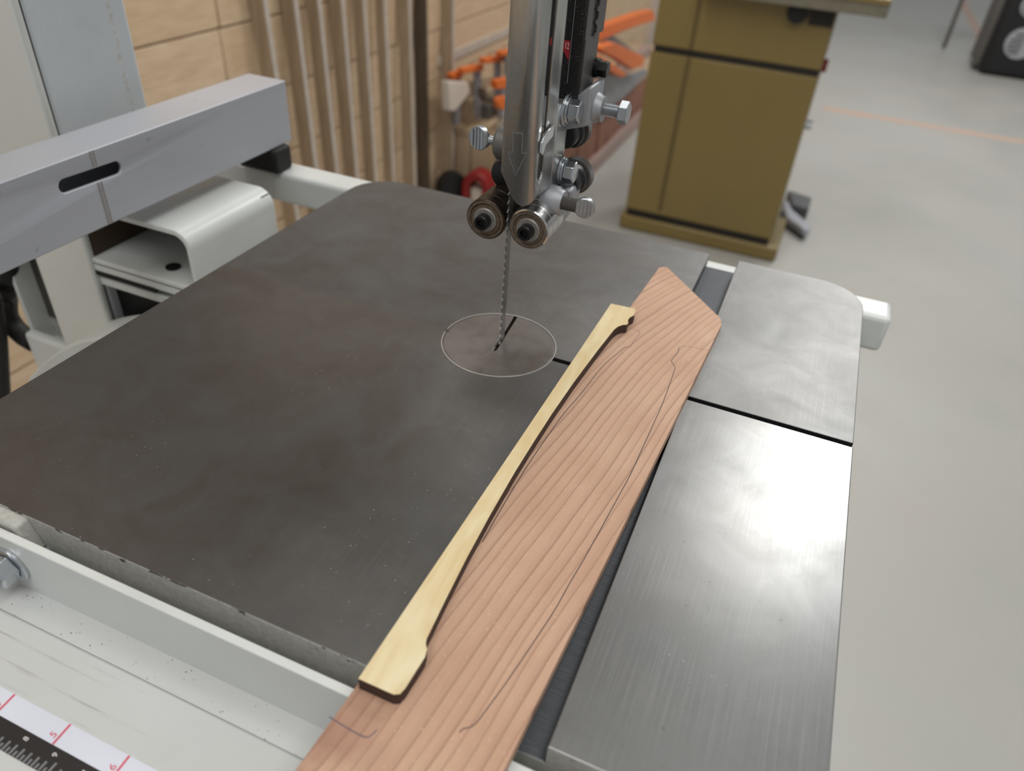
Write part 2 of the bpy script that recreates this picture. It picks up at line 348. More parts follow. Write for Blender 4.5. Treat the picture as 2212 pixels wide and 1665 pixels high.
def ribbon(bm, pts, w, normal=(0, 0, 1), t=0.06):
    """thin raised line along pts"""
    nrm = Vector(normal); pts = [Vector(p) for p in pts]; L, Rr = [], []
    for k, p in enumerate(pts):
        d = (pts[min(k+1, len(pts)-1)]-pts[max(k-1, 0)]).normalized(); s = d.cross(nrm).normalized()*w/2
        L.append((p+s, p+s+nrm*t)); Rr.append((p-s, p-s+nrm*t))
    V = [[bm.verts.new(q) for q in (l[0], l[1], r[1], r[0])] for l, r in zip(L, Rr)]
    for A, B in zip(V, V[1:]):
        for i in range(4): bm.faces.new((A[i], A[(i+1) % 4], B[(i+1) % 4], B[i]))
    bm.faces.new(V[0]); bm.faces.new(V[-1][::-1])
def smooth_path(pts, k=6):
    pts = [Vector(p) for p in pts]; out = []
    for i in range(len(pts)-1):
        p0, p1, p2, p3 = pts[max(i-1, 0)], pts[i], pts[i+1], pts[min(i+2, len(pts)-1)]
        for j in range(k):
            t = j/k; out.append(0.5*((2*p1)+(p2-p0)*t+(2*p0-5*p1+4*p2-p3)*t*t+(3*p1-p0-3*p2+p3)*t**3))
    return out+[pts[-1]]
def rounded(x0, x1, y0, y1, rs, n=8):
    out = []
    for (cx, cy, sx, sy, a0), r in zip(((x0, y0, 1, 1, 180), (x1, y0, -1, 1, 270), (x1, y1, -1, -1, 0), (x0, y1, 1, -1, 90)), rs):
        if r == 0: out.append((cx, cy)); continue
        for k in range(n+1):
            a = math.radians(a0+90*k/n); out.append((cx+sx*r+r*math.cos(a), cy+sy*r+r*math.sin(a)))
    return out
def obj(name, bm, mat, parent=None, bevel=0.0, seg=2, smooth=35, mats=None, assign=None, solid=0.0, origin=None):
    bmesh.ops.recalc_face_normals(bm, faces=bm.faces)
    xs = [v.co.copy() for v in bm.verts]
    lo = Vector((min(p.x for p in xs), min(p.y for p in xs), min(p.z for p in xs))); hi = Vector((max(p.x for p in xs), max(p.y for p in xs), max(p.z for p in xs)))
    o_u = Vector(origin) if origin else Vector(((lo.x+hi.x)/2, (lo.y+hi.y)/2, lo.z))
    for v in bm.verts: v.co = (v.co-o_u)*S
    me = bpy.data.meshes.new(name)
    for mm in (mats or [mat]): me.materials.append(M[mm])
    bm.normal_update()
    if assign:
        for f in bm.faces: f.material_index = assign(f, f.calc_center_median()/S+o_u)
    for f in bm.faces: f.smooth = True
    bm.to_mesh(me); bm.free()
    me.set_sharp_from_angle(angle=math.radians(smooth))
    o = bpy.data.objects.new(name, me); col.objects.link(o)
    w = W(o_u); ORG[o] = w
    if parent is not None: o.parent = parent; o.location = w-ORG[parent]
    else: o.location = w
    if solid:
        md = o.modifiers.new('sheet', 'SOLIDIFY'); md.thickness = solid*S; md.offset = -1
    if bevel:
        md = o.modifiers.new('edge', 'BEVEL'); md.width = bevel*S; md.segments = seg; md.limit_method = 'ANGLE'; md.angle_limit = math.radians(40)
    return o
def part(name, mat, parent, fn, **kw):
    bm = bmesh.new(); fn(bm); return obj(name, bm, mat, parent, **kw)
def thing(name, loc):
    o = bpy.data.objects.new(name, None); col.objects.link(o); o.empty_display_size = 0.02
    o.location = W(loc); ORG[o] = W(loc); return o
def tag(o, label, cat, group=None):
    o['label'] = label; o['category'] = cat
    if group: o['group'] = group
    return o
def structure(o, label, cat): o['kind'] = 'structure'; o['label'] = label; o['category'] = cat; return o
def lab(o, label): o['label'] = label; return o
def text(name, body, mat, parent, p, right, up, size, ext=0.06, sx=1.0):
    cu = bpy.data.curves.new(name, 'FONT'); cu.body = body; cu.size = size*S; cu.extrude = ext*S; cu.align_x = 'CENTER'; cu.align_y = 'CENTER'
    t = bpy.data.objects.new('t', cu); me = bpy.data.meshes.new_from_object(t); me.name = name
    bpy.data.objects.remove(t)
    for v in me.vertices: v.co.x *= sx
    me.materials.clear(); me.materials.append(M[mat])
    o = bpy.data.objects.new(name, me); col.objects.link(o)
    r = Vector(right).normalized(); u = Vector(up).normalized(); n = r.cross(u)
    o.parent = parent; ORG[o] = W(p)
    o.matrix_local = Matrix.Translation(W(p)-ORG[parent]) @ Matrix((r, u, n)).transposed().to_4x4(); return o
def boolean(o, cutters):
    for c in cutters:
        md = o.modifiers.new('cut', 'BOOLEAN'); md.object = c; md.operation = 'DIFFERENCE'; md.solver = 'EXACT'
    bpy.context.view_layer.update(); dg = bpy.context.evaluated_depsgraph_get()
    me = bpy.data.meshes.new_from_object(o.evaluated_get(dg)); o.modifiers.clear(); old = o.data; o.data = me; bpy.data.meshes.remove(old)
    for c in cutters: d = c.data; bpy.data.objects.remove(c); bpy.data.meshes.remove(d)

# ------------------------------------------------------------------ the setting
bm = bmesh.new(); box(bm, -1330, 9000, -2600, 15000, -TH-60, -TH)
floor = structure(obj('floor', bm, 'concrete'), 'pale grey polished concrete workshop floor', 'floor')
for nm, (x0, x1, y0, y1) in (('floor_line', (150, 2400, 4925, 5005)), ('floor_line', (1300, 1390, 6900, 12500))):
    lab(part(nm, 'floor_orange', floor, lambda b: box(b, x0, x1, y0, y1, -TH, -TH+0.8)), 'worn orange marking line on the floor')
bm = bmesh.new(); box(bm, -1400, -1316, -900, 7000, -TH, 1900)
wall = structure(obj('wall_left', bm, 'strip'), 'workshop wall clad with wide pale birch planks', 'wall')
rowz = [-11+187*k for k in range(-6, 10)]
for r, z0 in enumerate(rowz):
    lo = max(z0-187, -TH) if r == 0 else z0; z1 = z0+187 if r else rowz[1]
    y = -850+random.uniform(0, 500)
    joints = {4: [1248, 2450, 3700], 5: [1250, 2600, 3800], 3: [1285, 2300, 3500]}.get(r)
    ys = [-880]
    if joints: ys += [200]+joints
    else:
        while y < 6000: ys.append(y); y += random.uniform(700, 1300)
    ys.append(6900)
    for a, b_ in zip(ys, ys[1:]):
        if b_-a < 60: continue
        dx = random.uniform(-2.5, 2.5)
        part('plank', 'birch', wall, lambda b: box(b, -1317, -1300+dx, a+2, b_-2, z0+2.5, z1-2.5), bevel=1.5, seg=1)

lab(part('wall_shadow_line', 'shadow_line_grey', wall, lambda b: box(b, -1302, -1292, 2420, 5600, -518, -484)), 'thin grey strip standing for a shadow line on the planks')  # shadow line on the planks, drawn as a pale grey strip
# ------------------------------------------------------------------ bandsaw
saw = thing('bandsaw', (0, 40, -TH))
tag(saw, 'off-white bandsaw with grey cast iron table and raised blade guide', 'bandsaw')
# --- table
XL, XR, YF, YB = -200.3, 200.6, -215.0, 186.0
S1, S2 = 90.4, 112.0
bm = bmesh.new(); prism(bm, rounded(XL, XR, YF, YB, (16, 16, 30, 34)), 'z', -36, 0)
table = obj('table', bm, 'cast_iron', saw, origin=(0, 0, -36))
cut = []
for f_ in (lambda b: box(b, S1, S2, -300, 300, -10.5, 20), lambda b: box(b, 20, 300, -1.7, 1.7, -60, 20), lambda b: cyl(b, (0, 0, -60), (0, 0, 20), 33.6, 96)):
    bm = bmesh.new(); f_(bm); cut.append(obj('cutter', bm, 'cast_iron'))
boolean(table, cut)
for mm in ('slot_iron', 'skirt_paint', 'dark_hole'): table.data.materials.append(M[mm])
for p in table.data.polygons:
    c = p.center/S; z = c.z-36; x, y = c.x, c.y
    if p.normal.z > 0.5 and z > -1: i = 0
    elif S1-0.5 < x < S2+0.5 and z > -11 and abs(y) < 230 and not (abs(y+215) < .5): i = 1
    elif abs(y) < 1.8 and 20 < x < 200.4: i = 3
    elif math.hypot(x, y) < 36: i = 3
    else: i = 2
    p.material_index = i; p.use_smooth = False
md = table.modifiers.new('edge', 'BEVEL'); md.width = 0.95*S; md.segments = 2; md.limit_method = 'ANGLE'; md.angle_limit = math.radians(50)
def boss(b):
    prism(b, [(-128, -1.0), (-123, -1.0), (-118, -17), (-132, -17), (-200, -17), (-200, -1)], 'y', -221.5, -214)
lab(part('front_boss', 'skirt_paint', saw, boss, bevel=1.5), 'raised grey casting pad at the table front')
# --- throat plate (lifts out: a thing of its own)
bm = bmesh.new(); out = []
a0 = math.atan2(31.2, -2.9); dv = Vector((-2.9-0.7, 31.2+8.4)).normalized(); nv = Vector((dv.y, -dv.x)); hw = 0.9; tip = Vector((0.7, -8.4))
R0 = 33.35; n = 120; half = hw/R0
pts = [(R0*math.cos(a0+half+2*math.pi*k/n*(1-2*half/(2*math.pi))), R0*math.sin(a0+half+2*math.pi*k/n*(1-2*half/(2*math.pi)))) for k in range(n+1)]
pts += [tuple(tip+nv*hw*0.8+dv*1.2), tuple(tip), tuple(tip-nv*hw*0.8+dv*1.2)]
prism(bm, pts, 'z', -4, -0.1)
ins = tag(obj('throat_plate', bm, 'insert', bevel=0.6), 'round dull metal throat plate set in the table around the blade', 'throat plate')
lab(part('plate_highlight', 'rim_highlight', ins, lambda b: lathe(b, (0, 0, -0.6), (0, 0, 1), [(0, 33.5), (0.62, 33.45), (0.68, 33.75), (0.62, 34.1), (0.1, 34.2)], 96)), 'bright ring standing for the edge highlight around the throat plate')  # pale ring added as the highlight along the plate's edge
part('locating_pin', 'knurl_dark', ins, lambda b: cyl(b, (-33.4, -2, -3), (-33.4, -2, 0.1), 1.6, 20))
# --- blade
def blade_fn(b):
    z = -60.0; prof = []
    pitch = 4.9
    while z < 330: prof += [(0.0, z), (0.15, z+0.5), (1.7, z+1.6), (1.5, z+3.6)]; z += pitch
    prof += [(0.0, z), (7.0, z), (7.0, -60)]
    prism(b, prof, 'x', -0.35, 0.35)
part('blade', 'blade', saw, blade_fn)
# --- blade guard: L-shaped zinc sheet
def guard_map(s):
    a = 13.5
    if s < a: return (-2+s, -7)
    arc = math.pi/2*4
    if s < a+arc: t = (s-a)/4; return (11.5+4*math.sin(t), -7+4*(1-math.cos(t)))
    return (15.5, -3+(s-a-arc))
E0 = 13.5+math.pi*2
sy = lambda y: E0+3+y                       # flange coordinate of a depth y
def zb(s):
    tab = [(0, 106.5), (6.5, 94.8), (8, 92.9), (9.8, 91.5), (12, 90.8), (14, 91.2), (16.5, 92.3), (19.8, 94.6), (sy(4), 98.5), (sy(10), 101), (sy(17), 96.5), (sy(20), 93.0), (sy(24), 90), (sy(38.5), 89)]
    tab = [(0, 106.5), (6.5, 94.8), (8, 92.9), (9.8, 91.5), (12, 90.8), (14, 91.2), (16.5, 92.3), (19.8, 94.4), (sy(6), 94.4), (sy(19), 93.2), (sy(24), 90), (sy(38.5), 89)]
    for (a, za), (b_, zc) in zip(tab, tab[1:]):
        if s <= b_: return za+(zc-za)*(s-a)/(b_-a)
    return tab[-1][1]
bm = bmesh.new()
svals = [0, 2, 4, 6.5, 8, 9.8, 11, 12, 13.5]+[13.5+math.pi*2*k/6 for k in range(1, 6)]+[E0, sy(-1.5), sy(-0.7), sy(0.7), sy(2.2), sy(3.7), sy(5.2), sy(6), sy(12), sy(19), sy(20), sy(24), sy(29), sy(33), sy(36), sy(38.5)]
def ztop(s): return 330 if s <= sy(20)+1e-6 else max(136-(s-sy(20))*0.22, 132 if s < sy(36.5) else 126)
slot0, slot1, cy0 = sy(-1.5), sy(6), sy(2.25)
def slot_bot(s): return 102+3.75-math.sqrt(max(0, 3.75**2-(s-cy0)**2))
V = {}
def gv(s, z):
    k = (round(s, 4), round(z, 3))
    if k not in V: x, y = guard_map(s); V[k] = bm.verts.new((x, y, z))
    return V[k]
def face(*vs):
    vs = [v for i, v in enumerate(vs) if v not in vs[:i]]
    if len(vs) > 2: bm.faces.new(vs)
for a, b_ in zip(svals, svals[1:]):
    if a >= slot0-1e-6 and b_ <= slot1+1e-6:
        face(gv(a, zb(a)), gv(b_, zb(b_)), gv(b_, slot_bot(b_)), gv(a, slot_bot(a)))
    else:
        ta, tb = (330, 330) if b_ <= sy(20)+1e-6 else (136 if a <= sy(20)+1e-6 else ztop(a), ztop(b_))
        face(gv(a, zb(a)), gv(b_, zb(b_)), gv(b_, tb), gv(a, ta))
guard = lab(obj('blade_guard', bm, 'guard', saw, solid=1.3, smooth=50), 'zinc plated L-shaped blade guard with embossed arrow')
def arrow(b):
    Z = lambda l: [bp(1000+a/7.24, 250+c/7.24, 'y', -7.02) for a, c in l]
    for l in ([(790, 245), (785, 565)], [(805, 265), (935, 280)], [(935, 255), (922, 560)], [(735, 570), (780, 570)], [(910, 580), (985, 590)], [(700, 550), (825, 940)], [(985, 600), (838, 905)]):
        ribbon(b, Z(l), 0.2, (0, -1, 0), 0.1)
part('embossed_arrow', 'zinc_screw', guard, arrow)
def clip(b):
    prism(b, [(-2.5, 118), (-2.5, 123), (1, 126.5), (13, 128), (13, 122), (3, 120.5), (0, 116)], 'x', 15.6, 17.0)
lab(part('slot_clip', 'chrome', guard, clip, bevel=0.3), 'bright metal tab across the guard slot')
for (y, z, r) in ((33.2, 130, 8.0), (36.0, 97, 7.4)):
    w_ = part('bolt', 'chrome', guard, lambda b: (lathe(b, (15.5, y, z), (1, 0, 0), [(0, 0), (0, r), (1.4, r), (1.4, 0)], 40), lathe(b, (16.9, y, z), (1, 0, 0), [(0, 0), (0, 6.6), (1.2, 6.6), (1.2, 0)], 40), hexa(b, (18.1, y, z), (24.0, y, z), 5.9, 0.3)), bevel=0.25)
# --- guide post with height scale and rack
post = lab(part('guide_post', 'post_black', saw, lambda b: box(b, -4, 20, 36, 60, 134, 340), bevel=0.8), 'black guide post with height scale and steel rack')
part('scale_groove', 'grey_print', post, lambda b: box(b, 13.7, 14.1, 35.9, 36.05, 142, 330))
part('scale_plate', 'post_black', post, lambda b: box(b, 3.0, 13.6, 35.6, 36.0, 141, 330))
def redtri(z0): return lambda b: prism(b, [(3.0, z0+2.4), (13.6, z0+2.4), (13.6, z0-6.8), (9.3, z0-1.0), (3.0, z0-1.0)], 'y', 35.45, 35.6)
for z0 in (159.8, 187.2): part('scale_flag', 'red_print', post, redtri(z0))
text('scale_number', '12', 'white_print', post, (12.1, 35.42, 159.6), (1, 0, 0), (0, 0, 1), 4.2, sx=0.56)
def rackside(b): box(b, 20.0, 20.8, 38, 60, 134, 163); 
part('milled_face', 'rack_steel', post, rackside)
def rack(b):
    prof = [(66, 163), (66, 340)]; z = 338.0
    while z > 164: prof += [(54, z), (51, z-1.0), (51, z-2.2), (54, z-3.2)]; z -= 6.2
    prof += [(54, 163)]; prism(b, prof, 'x', 17.0, 21.0)
lab(part('toothed_rack', 'rack_steel', post, rack), 'steel gear rack with square teeth')
part('rack_side_strip', 'rack_steel', post, lambda b: box(b, 20.0, 20.5, 37.5, 46, 163, 340))  # grey steel band beside the rack teeth
part('stop_screw', 'screw_black', post, lambda b: (cyl(b, (20.8, 60, 146), (23, 60, 146), 5.0, 24), hexa(b, (22, 60, 146), (28, 60, 146), 4.3)), bevel=0.4)
# --- cast bracket under the post
def casting(b):
    prism(b, [(-8, 133.5), (4, 135.5), (10, 135), (18, 135.5), (23.5, 140.5), (26.2, 142.5), (27.2, 141), (27.5, 122.5), (24, 121), (12, 117), (-8, 117)], 'y', 37.5, 60)
cast = lab(part('guide_bracket', 'cast_alu', saw, casting, bevel=1.6, seg=3), 'light grey cast bracket clamping the guide post')
part('bracket_boss', 'cast_alu', cast, lambda b: lathe(b, (25, 49, 129), (1, 0, 0), [(0, 8.5), (3.0, 7.6), (4.8, 6.6), (6.4, 6.6), (6.4, 0)], 36))
def clampbolt(b):
    prof = [(0, 0)]; x = 0.0
    while x < 9.0: prof += [(x, 3.0), (x+0.3, 3.35), (x+0.6, 3.0)]; x += 0.75
    lathe(b, (31, 49, 129), (1, 0, 0), prof+[(9.2, 0)], 24); hexa(b, (40, 49, 129), (45, 49, 129), 6.0, 0.4)
lab(part('clamp_bolt', 'zinc_screw', cast, clampbolt), 'zinc hex bolt sticking out of the bracket')
# --- guide bearings
def bearing(x, face_, body, lbl):
    z = 75.4
    o = lab(part('guide_bearing', body, saw, lambda b: lathe(b, (x, 0, z), (0, 1, 0), [(0, 8.9), (0, 10.5), (0.7, 11.2), (7.6, 11.2), (7.9, 10.9), (8.2, 11.2), (15.6, 11.2), (15.9, 10.9), (16.2, 11.2), (24, 11.2), (24.4, 10.4), (24.4, 0)], 56)), lbl)
    part('bearing_seal', 'bearing_seal', o, lambda b: lathe(b, (x, 0.55, z), (0, 1, 0), [(0.5, 0), (0.5, 6.0), (0.0, 6.4), (-0.15, 8.2), (0.15, 8.5), (-0.2, 8.8), (-0.62, 9.2), (-0.62, 10.4), (0.2, 10.6)], 56))
    part('inner_washer', 'washer_grey', o, lambda b: lathe(b, (x, 0.9, z), (0, -1, 0), [(0, 6.6), (1.4, 6.6), (1.8, 6.2), (1.8, 0)], 40))
    sc = part('cap_screw', 'screw_black', o, lambda b: lathe(b, (x, -0.6, z), (0, -1, 0), [(0, 4.1), (4.8, 4.1), (5.3, 3.7), (5.3, 2.3), (3.0, 2.2), (3.0, 0)], 32))
    part('hex_socket', 'dark_hole', sc, lambda b: hexa(b, (x, -3.5, z), (x, -3.7, z), 2.2))
bearing(-12.5, 0, 'bearing_dirty', 'left roller guide bearing, dark with grime')
bearing(12.4, 0, 'bearing_steel', 'right roller guide bearing with bright steel barrel')
# --- bearing holders and thumb screws
def holder(sgn):
    def f_(b):
        x = 12.4*sgn
        lathe(b, (x, 24.4, 75.4), (0, 1, 0), [(0, 0), (0, 9.0), (2.0, 10.5), (16, 10.5), (16, 0)], 40)
    return f_
lab(part('bearing_holder', 'cast_alu', saw, holder(1), bevel=0.6), 'cast holder behind the right bearing')
lab(part('bearing_holder', 'dark_alu', saw, holder(-1), bevel=0.6), 'dark cast holder behind the left bearing')
lab(part('guide_block', 'cast_alu', saw, lambda b: (prism(b, [(6, 80), (15.5, 86), (22, 90), (25, 89), (25, 78), (14, 70), (6, 70)], 'y', 30, 46)), bevel=1.5, seg=3), 'cast block joining the right bearing to the guide')
part('guide_block', 'dark_alu', saw, lambda b: box(b, -20, 6, 34, 52, 72, 118), bevel=2)
part('guide_block', 'cast_alu', saw, lambda b: box(b, 14.9, 23.0, 36, 50, 80, 91), bevel=2)
def thumb(x, y, z, sgn, L, rdisc, mat_s, lbl, rs=3.6):
    o = lab(part('thumb_screw', 'zinc_screw', saw, lambda b: lathe(b, (x+sgn*(L+rdisc*0.85), y+1.6, z), (0.18*sgn, -1, 0.0), [(0, 0), (0, rdisc-0.5), (0.5, rdisc), (2.7, rdisc), (3.2, rdisc-0.5), (3.2, 0)], 36)), lbl)
    part('screw_shaft', mat_s, o, lambda b: cyl(b, (x, y, z), (x+sgn*(L+0.8), y, z), rs, 24, 0, 0.3))
    def ridges(b):
        for k in range(-2, 3):
            h = math.sqrt(max(0.1, (rdisc-0.7)**2-(k*1.9)**2)); cxx = x+sgn*(L+rdisc*0.85)
            box(b, cxx+k*1.9-0.28, cxx+k*1.9+0.28, y-2.2, y-1.2, z-h, z+h)
    part('grip_ridges', 'chrome', o, ridges)
thumb(23.0, 20, 85.8, 1, 8.0, 5.6, 'knurl_dark', 'flat thumb screw on the right bearing holder')
thumb(-17.5, 22, 110.5, -1, 4.2, 6.4, 'zinc_screw', 'flat thumb screw left of the blade guard', 2.4)
lab(part('screw_boss', 'dark_alu', saw, lambda b: lathe(b, (-8, 22, 110.5), (-1, 0, 0), [(0, 9), (7, 9), (8.6, 7.8), (9.4, 5), (9.4, 0)], 36)), 'dark round boss behind the guard')
part('screw_boss', 'cast_alu', saw, lambda b: lathe(b, (12, 22, 84.5), (1, 0, 0), [(0, 9), (8, 8.5), (11.4, 6.6), (11.4, 0)], 36))
def knob(p, r, ring, lbl):
    x, y, z = p
    o = lab(part('adjusting_knob', 'black_plastic', saw, lambda b: lathe(b, p, (0, 1, 0), [(-14, 0), (-14, r*0.72), (-12.5, r*0.8), (-6, r*0.8), (-5, r*0.95), (-1.5, r), (0, r*0.96), (0, 0)], 40)), lbl)
    def kn(b):
        m_ = 64
        lo_ = [(x+(ring-(k % 2)*0.5)*math.cos(math.pi*k/m_), z+(ring-(k % 2)*0.5)*math.sin(math.pi*k/m_)) for k in range(2*m_)]
        prism(b, lo_, 'y', y, y+6)
    part('knurled_ring', 'bag_grey', o, kn)
knob((18.6, 52, 88.5), 8.8, 10.2, 'black adjusting knob with grey knurled ring behind the lower bolt')
knob((11.0, 62, 111), 9.0, 10.4, 'black adjusting knob with knurled ring below the bracket')
lab(part('adjusting_knob', 'black_plastic', saw, lambda b: lathe(b, (-13, 40, 92), (0, -1, 0), [(0, 0), (0, 8.5), (12, 9), (15, 8), (16.5, 4.5), (16.5, 0)], 40)), 'black round knob left of the guard')
# --- pillar
pil = lab(part('pillar', 'pillar_side', saw, lambda b: box(b, -446, -383, 47, 134, -TH, 480), bevel=3, origin=(-414, 90, 0)), 'tall off-white steel pillar at the back left')
part('pillar_cover', 'door_paint', pil, lambda b: box(b, -449, -381, 38, 45, -200, 480), bevel=2.5)
part('pillar_gap', 'dark_hole', pil, lambda b: box(b, -446, -384.5, 44.5, 47.5, -200, 480))
part('channel_strip', 'skirt_paint', pil, lambda b: (box(b, -468, -464, 52, 60, -175, 480)))
part('channel_back', 'skirt_paint', pil, lambda b: box(b, -520, -446, 78, 84, -215, 480))
part('channel_edge', 'white_paint', pil, lambda b: box(b, -524, -519, 58, 84, -215, 480), bevel=1)
part('channel_collar', 'white_paint', pil, lambda b: (box(b, -524, -452, 50, 62, -300, -182), box(b, -530, -446, 60, 92, -300, -200)), bevel=4)
# --- lower and upper wheel housings
def arc_house(b):
    top = smooth_path([(-458, -183, 0), (-411, -142, 0), (-364, -112, 0), (-300, -92, 0), (-180, -80, 0), (60, -80, 0), (140, -120, 0)], 5)
    prism(b, [(-458, -TH)]+[(p.x, p.y) for p in top]+[(140, -TH)], 'y', 0, 42.5)
lab(part('lower_wheel_housing', 'white_paint', saw, arc_house, bevel=2), 'off-white lower wheel housing with curved top')
lab(part('upper_wheel_housing', 'white_paint', saw, lambda b: box(b, -460, 190, 20, 150, 340, 900), bevel=25, seg=4), 'off-white upper wheel housing')
def trun(b): box(b, -120, 100, -25, 40, -82, -36)
part('trunnion', 'skirt_paint', saw, trun, bevel=4)
# --- table support arm left of the table (bent plate)
def arm(b):
    outer = [(-382, -13), (-287, -13)]+[(-287+15*math.sin(t), -28+15*math.cos(t)) for t in [math.radians(a) for a in range(10, 91, 10)]]+[(-272, -80)]
    inner = [(-276.5, -80)]+[(-287+10.5*math.sin(t), -28+10.5*math.cos(t)) for t in [math.radians(a) for a in range(90, -1, -10)]]+[(-382, -17.5)]
    prism(b, outer+inner, 'y', 42, 143)
lab(part('support_arm', 'white_paint', saw, arm, bevel=0.8), 'white bent plate arm between pillar and table')
part('arm_floor', 'white_paint', saw, lambda b: (box(b, -384, -276, 41, 143, -66, -60), box(b, -384, -276, 41, 50, -72, -63), box(b, -384, -276, 43, 143, -86, -78)), bevel=1)
part('arm_back', 'dark_brown', saw, lambda b: box(b, -384, -276, 132, 142, -62, -17))
part('arm_screw', 'rubber', saw, lambda b: cyl(b, (-314, 60, -60), (-314, 60, -58.6), 6, 24))
part('arm_groove', 'dark_hole', saw, lambda b: box(b, -384, -318, 40.4, 44, -75, -71))
part('gap_shade_sheet', 'rubber', saw, lambda b: box(b, -383, -212, 56, 60, -200, -87))  # black sheet standing for the shade between arm and housing
part('arm_shade_sheet', 'dark_brown', saw, lambda b: box(b, -382.9, -381, 45, 141, -59.5, -18))  # brown sheet added as the shade inside the support arm
# --- rails
rr = lab(part('rear_rail', 'white_paint', saw, lambda b: prism(b, [(190, -20), (219, -20), (219, -49), (190, -49)], 'x', -440, 226), bevel=4, seg=3), 'white square tube rail along the back of the table')
fr = lab(part('front_rail', 'white_paint', saw, lambda b: prism(b, [(-222.3, -3.5), (-226, -3.5), (-226, -36), (-238.5, -36), (-238.5, -40), (-222.3, -40)], 'x', -420, 215), bevel=0.5), 'white steel angle rail bolted along the table front')
part('rail_flange', 'rail_speck', fr, lambda b: box(b, -420, 215, -238.4, -226.05, -36, -35.8))
part('rail_tube', 'rail_streak', fr, lambda b: box(b, -420, 215, -292, -238.55, -76, -35.2), bevel=1.3, seg=3)
for xs_ in (-140, 130): part('rail_spacer', 'cast_alu', fr, lambda b: box(b, xs_, xs_+24, -222.4, -215, -34, -17))
def rbolt(b):
    lathe(b, (-127, -226, -20.5), (0, -1, 0), [(0, 0), (0, 9.5), (1.6, 9.5), (1.6, 0)], 40); hexa(b, (-127, -227.6, -20.5), (-127, -235, -20.5), 7.2, 0.2)
lab(part('rail_bolt', 'chrome', fr, rbolt, bevel=0.3), 'zinc hex bolt with washer on the front rail')
lab(part('lock_knob', 'knob_red_brown', saw, lambda b: lathe(b, (-146, -238, -35), (0, 0, 1), [(0, 0), (0, 9), (4, 11), (9, 10), (12, 6), (13, 0)], 32)), 'dark red-brown knob on the front rail')
tape = lab(part('inch_tape', 'tape_white', fr, lambda b: box(b, -300, 60, -272.2, -263.8, -35.2, -35.0)), 'white tape strip with red handwritten inch marks')
rule = lab(part('ruler_tape', 'tape_black', fr, lambda b: box(b, -300, 60, -281.2, -272.2, -35.2, -34.95)), 'black measuring tape with grey graduations')
for k, n_ in zip(range(-1, 4), '34567'):
    x = -86+28.4*k
    part('red_mark', 'pen_red', tape, lambda b: ribbon(b, [(x, -263.9, -35), (x+0.4, -272.1, -35)], 0.9))
    text('red_number', n_, 'pen_red', tape, (x-2.2, -269.4, -34.95), (0.15, 1, 0), (-1, 0.15, 0), 4.2)
def ticks(b):
    for k in range(110):
        x = -150+1.78*k; L = 4.6 if k % 16 == 8 else (3.6 if k % 2 == 0 else 2.0)
        box(b, x-0.42, x+0.42, -281.1, -281.1+L, -34.95, -34.9)
part('tick_marks', 'grey_print', rule, ticks)['kind'] = 'stuff'
for k in range(-3, 14):
    x = -86+14.2*k; text('ruler_number', str((k+6) % 9+1), 'white_print', rule, (x+4.5, -274.6, -34.9), (0.0, 1, 0), (-1, 0, 0), 3.0)

# ------------------------------------------------------------------ rip fence (slides on the rails)
fence = thing('rip_fence', (-323, 60, -20)); tag(fence, 'silver aluminium rip fence with rounded slot, left of the table', 'fence')
bm = bmesh.new(); box(bm, -343, -303.5, -215, 216, 2, 55); fb = obj('fence_body', bm, 'fence_face', fence)
cut = []
def slotcut(b):
    o_ = []
    for k in range(13): a = math.radians(90+180*k/12); o_.append((-20+4.5*math.cos(a), 39+4.5*math.sin(a)))
    for k in range(13): a = math.radians(-90+180*k/12); o_.append((22+4.5*math.cos(a), 37.6+4.5*math.sin(a)))
    prism(b, o_, 'x', -330, -290)
for f_ in (lambda b: box(b, -340, -306.5, -230, 230, 5, 52), slotcut):
    bm = bmesh.new(); f_(bm); cut.append(obj('cutter', bm, 'alu'))
boolean(fb, cut); md = fb.modifiers.new('edge', 'BEVEL'); md.width = 0.9*S; md.segments = 2; md.limit_method = 'ANGLE'; md.angle_limit = math.radians(50)
lab(part('tape_mark', 'mark_grey', fence, lambda b: (box(b, -303.5, -303.3, 3.6, 5.2, 2.5, 33), box(b, -303.5, -303.3, 6.4, 7.6, 2.5, 33), box(b, -303.5, -303.3, 4.0, 5.4, 44, 54.5), box(b, -303.5, -303.3, 6.6, 7.8, 44, 54.5))), 'double pale mark down the fence face')
lab(part('fence_foot', 'rubber', fence, lambda b: box(b, -342, -299, 184, 208, -20, 2), bevel=3), 'black plastic glide foot')

# ------------------------------------------------------------------ board, template
th = math.atan2(16.9, 350); axv = Vector((math.sin(th), math.cos(th), 0)); prv = Vector((axv.y, -axv.x, 0)); O = Vector((43.6, -258.4, 0))
def loc2(u, v): q = O+axv*u+prv*v; return q
def make_board():
    outline = [(-46, 0.2), (-46, 58), (338.6, 57.4), (345.5, 55.2), (394.9, 6.3), (394.6, 4.2), (391.5, 1.2), (250, 0.4)]
    bm = bmesh.new(); prism(bm, [(v, u) for u, v in outline], 'z', 0, 6)
    for v in bm.verts: v.co *= S
    bmesh.ops.recalc_face_normals(bm, faces=bm.faces)
    me = bpy.data.meshes.new('board'); bm.to_mesh(me); bm.free(); me.materials.append(M['board'])
    o = bpy.data.objects.new('board', me); col.objects.link(o)
    o.location = W((O.x, O.y, 0.12)); o.rotation_euler = (0, 0, -th); ORG[o] = o.location.copy()
    md = o.modifiers.new('edge', 'BEVEL'); md.width = 0.4*S; md.segments = 2
    return o
board = tag(make_board(), 'thin reddish-brown wooden board with pencilled outlines lying on the saw table', 'board')
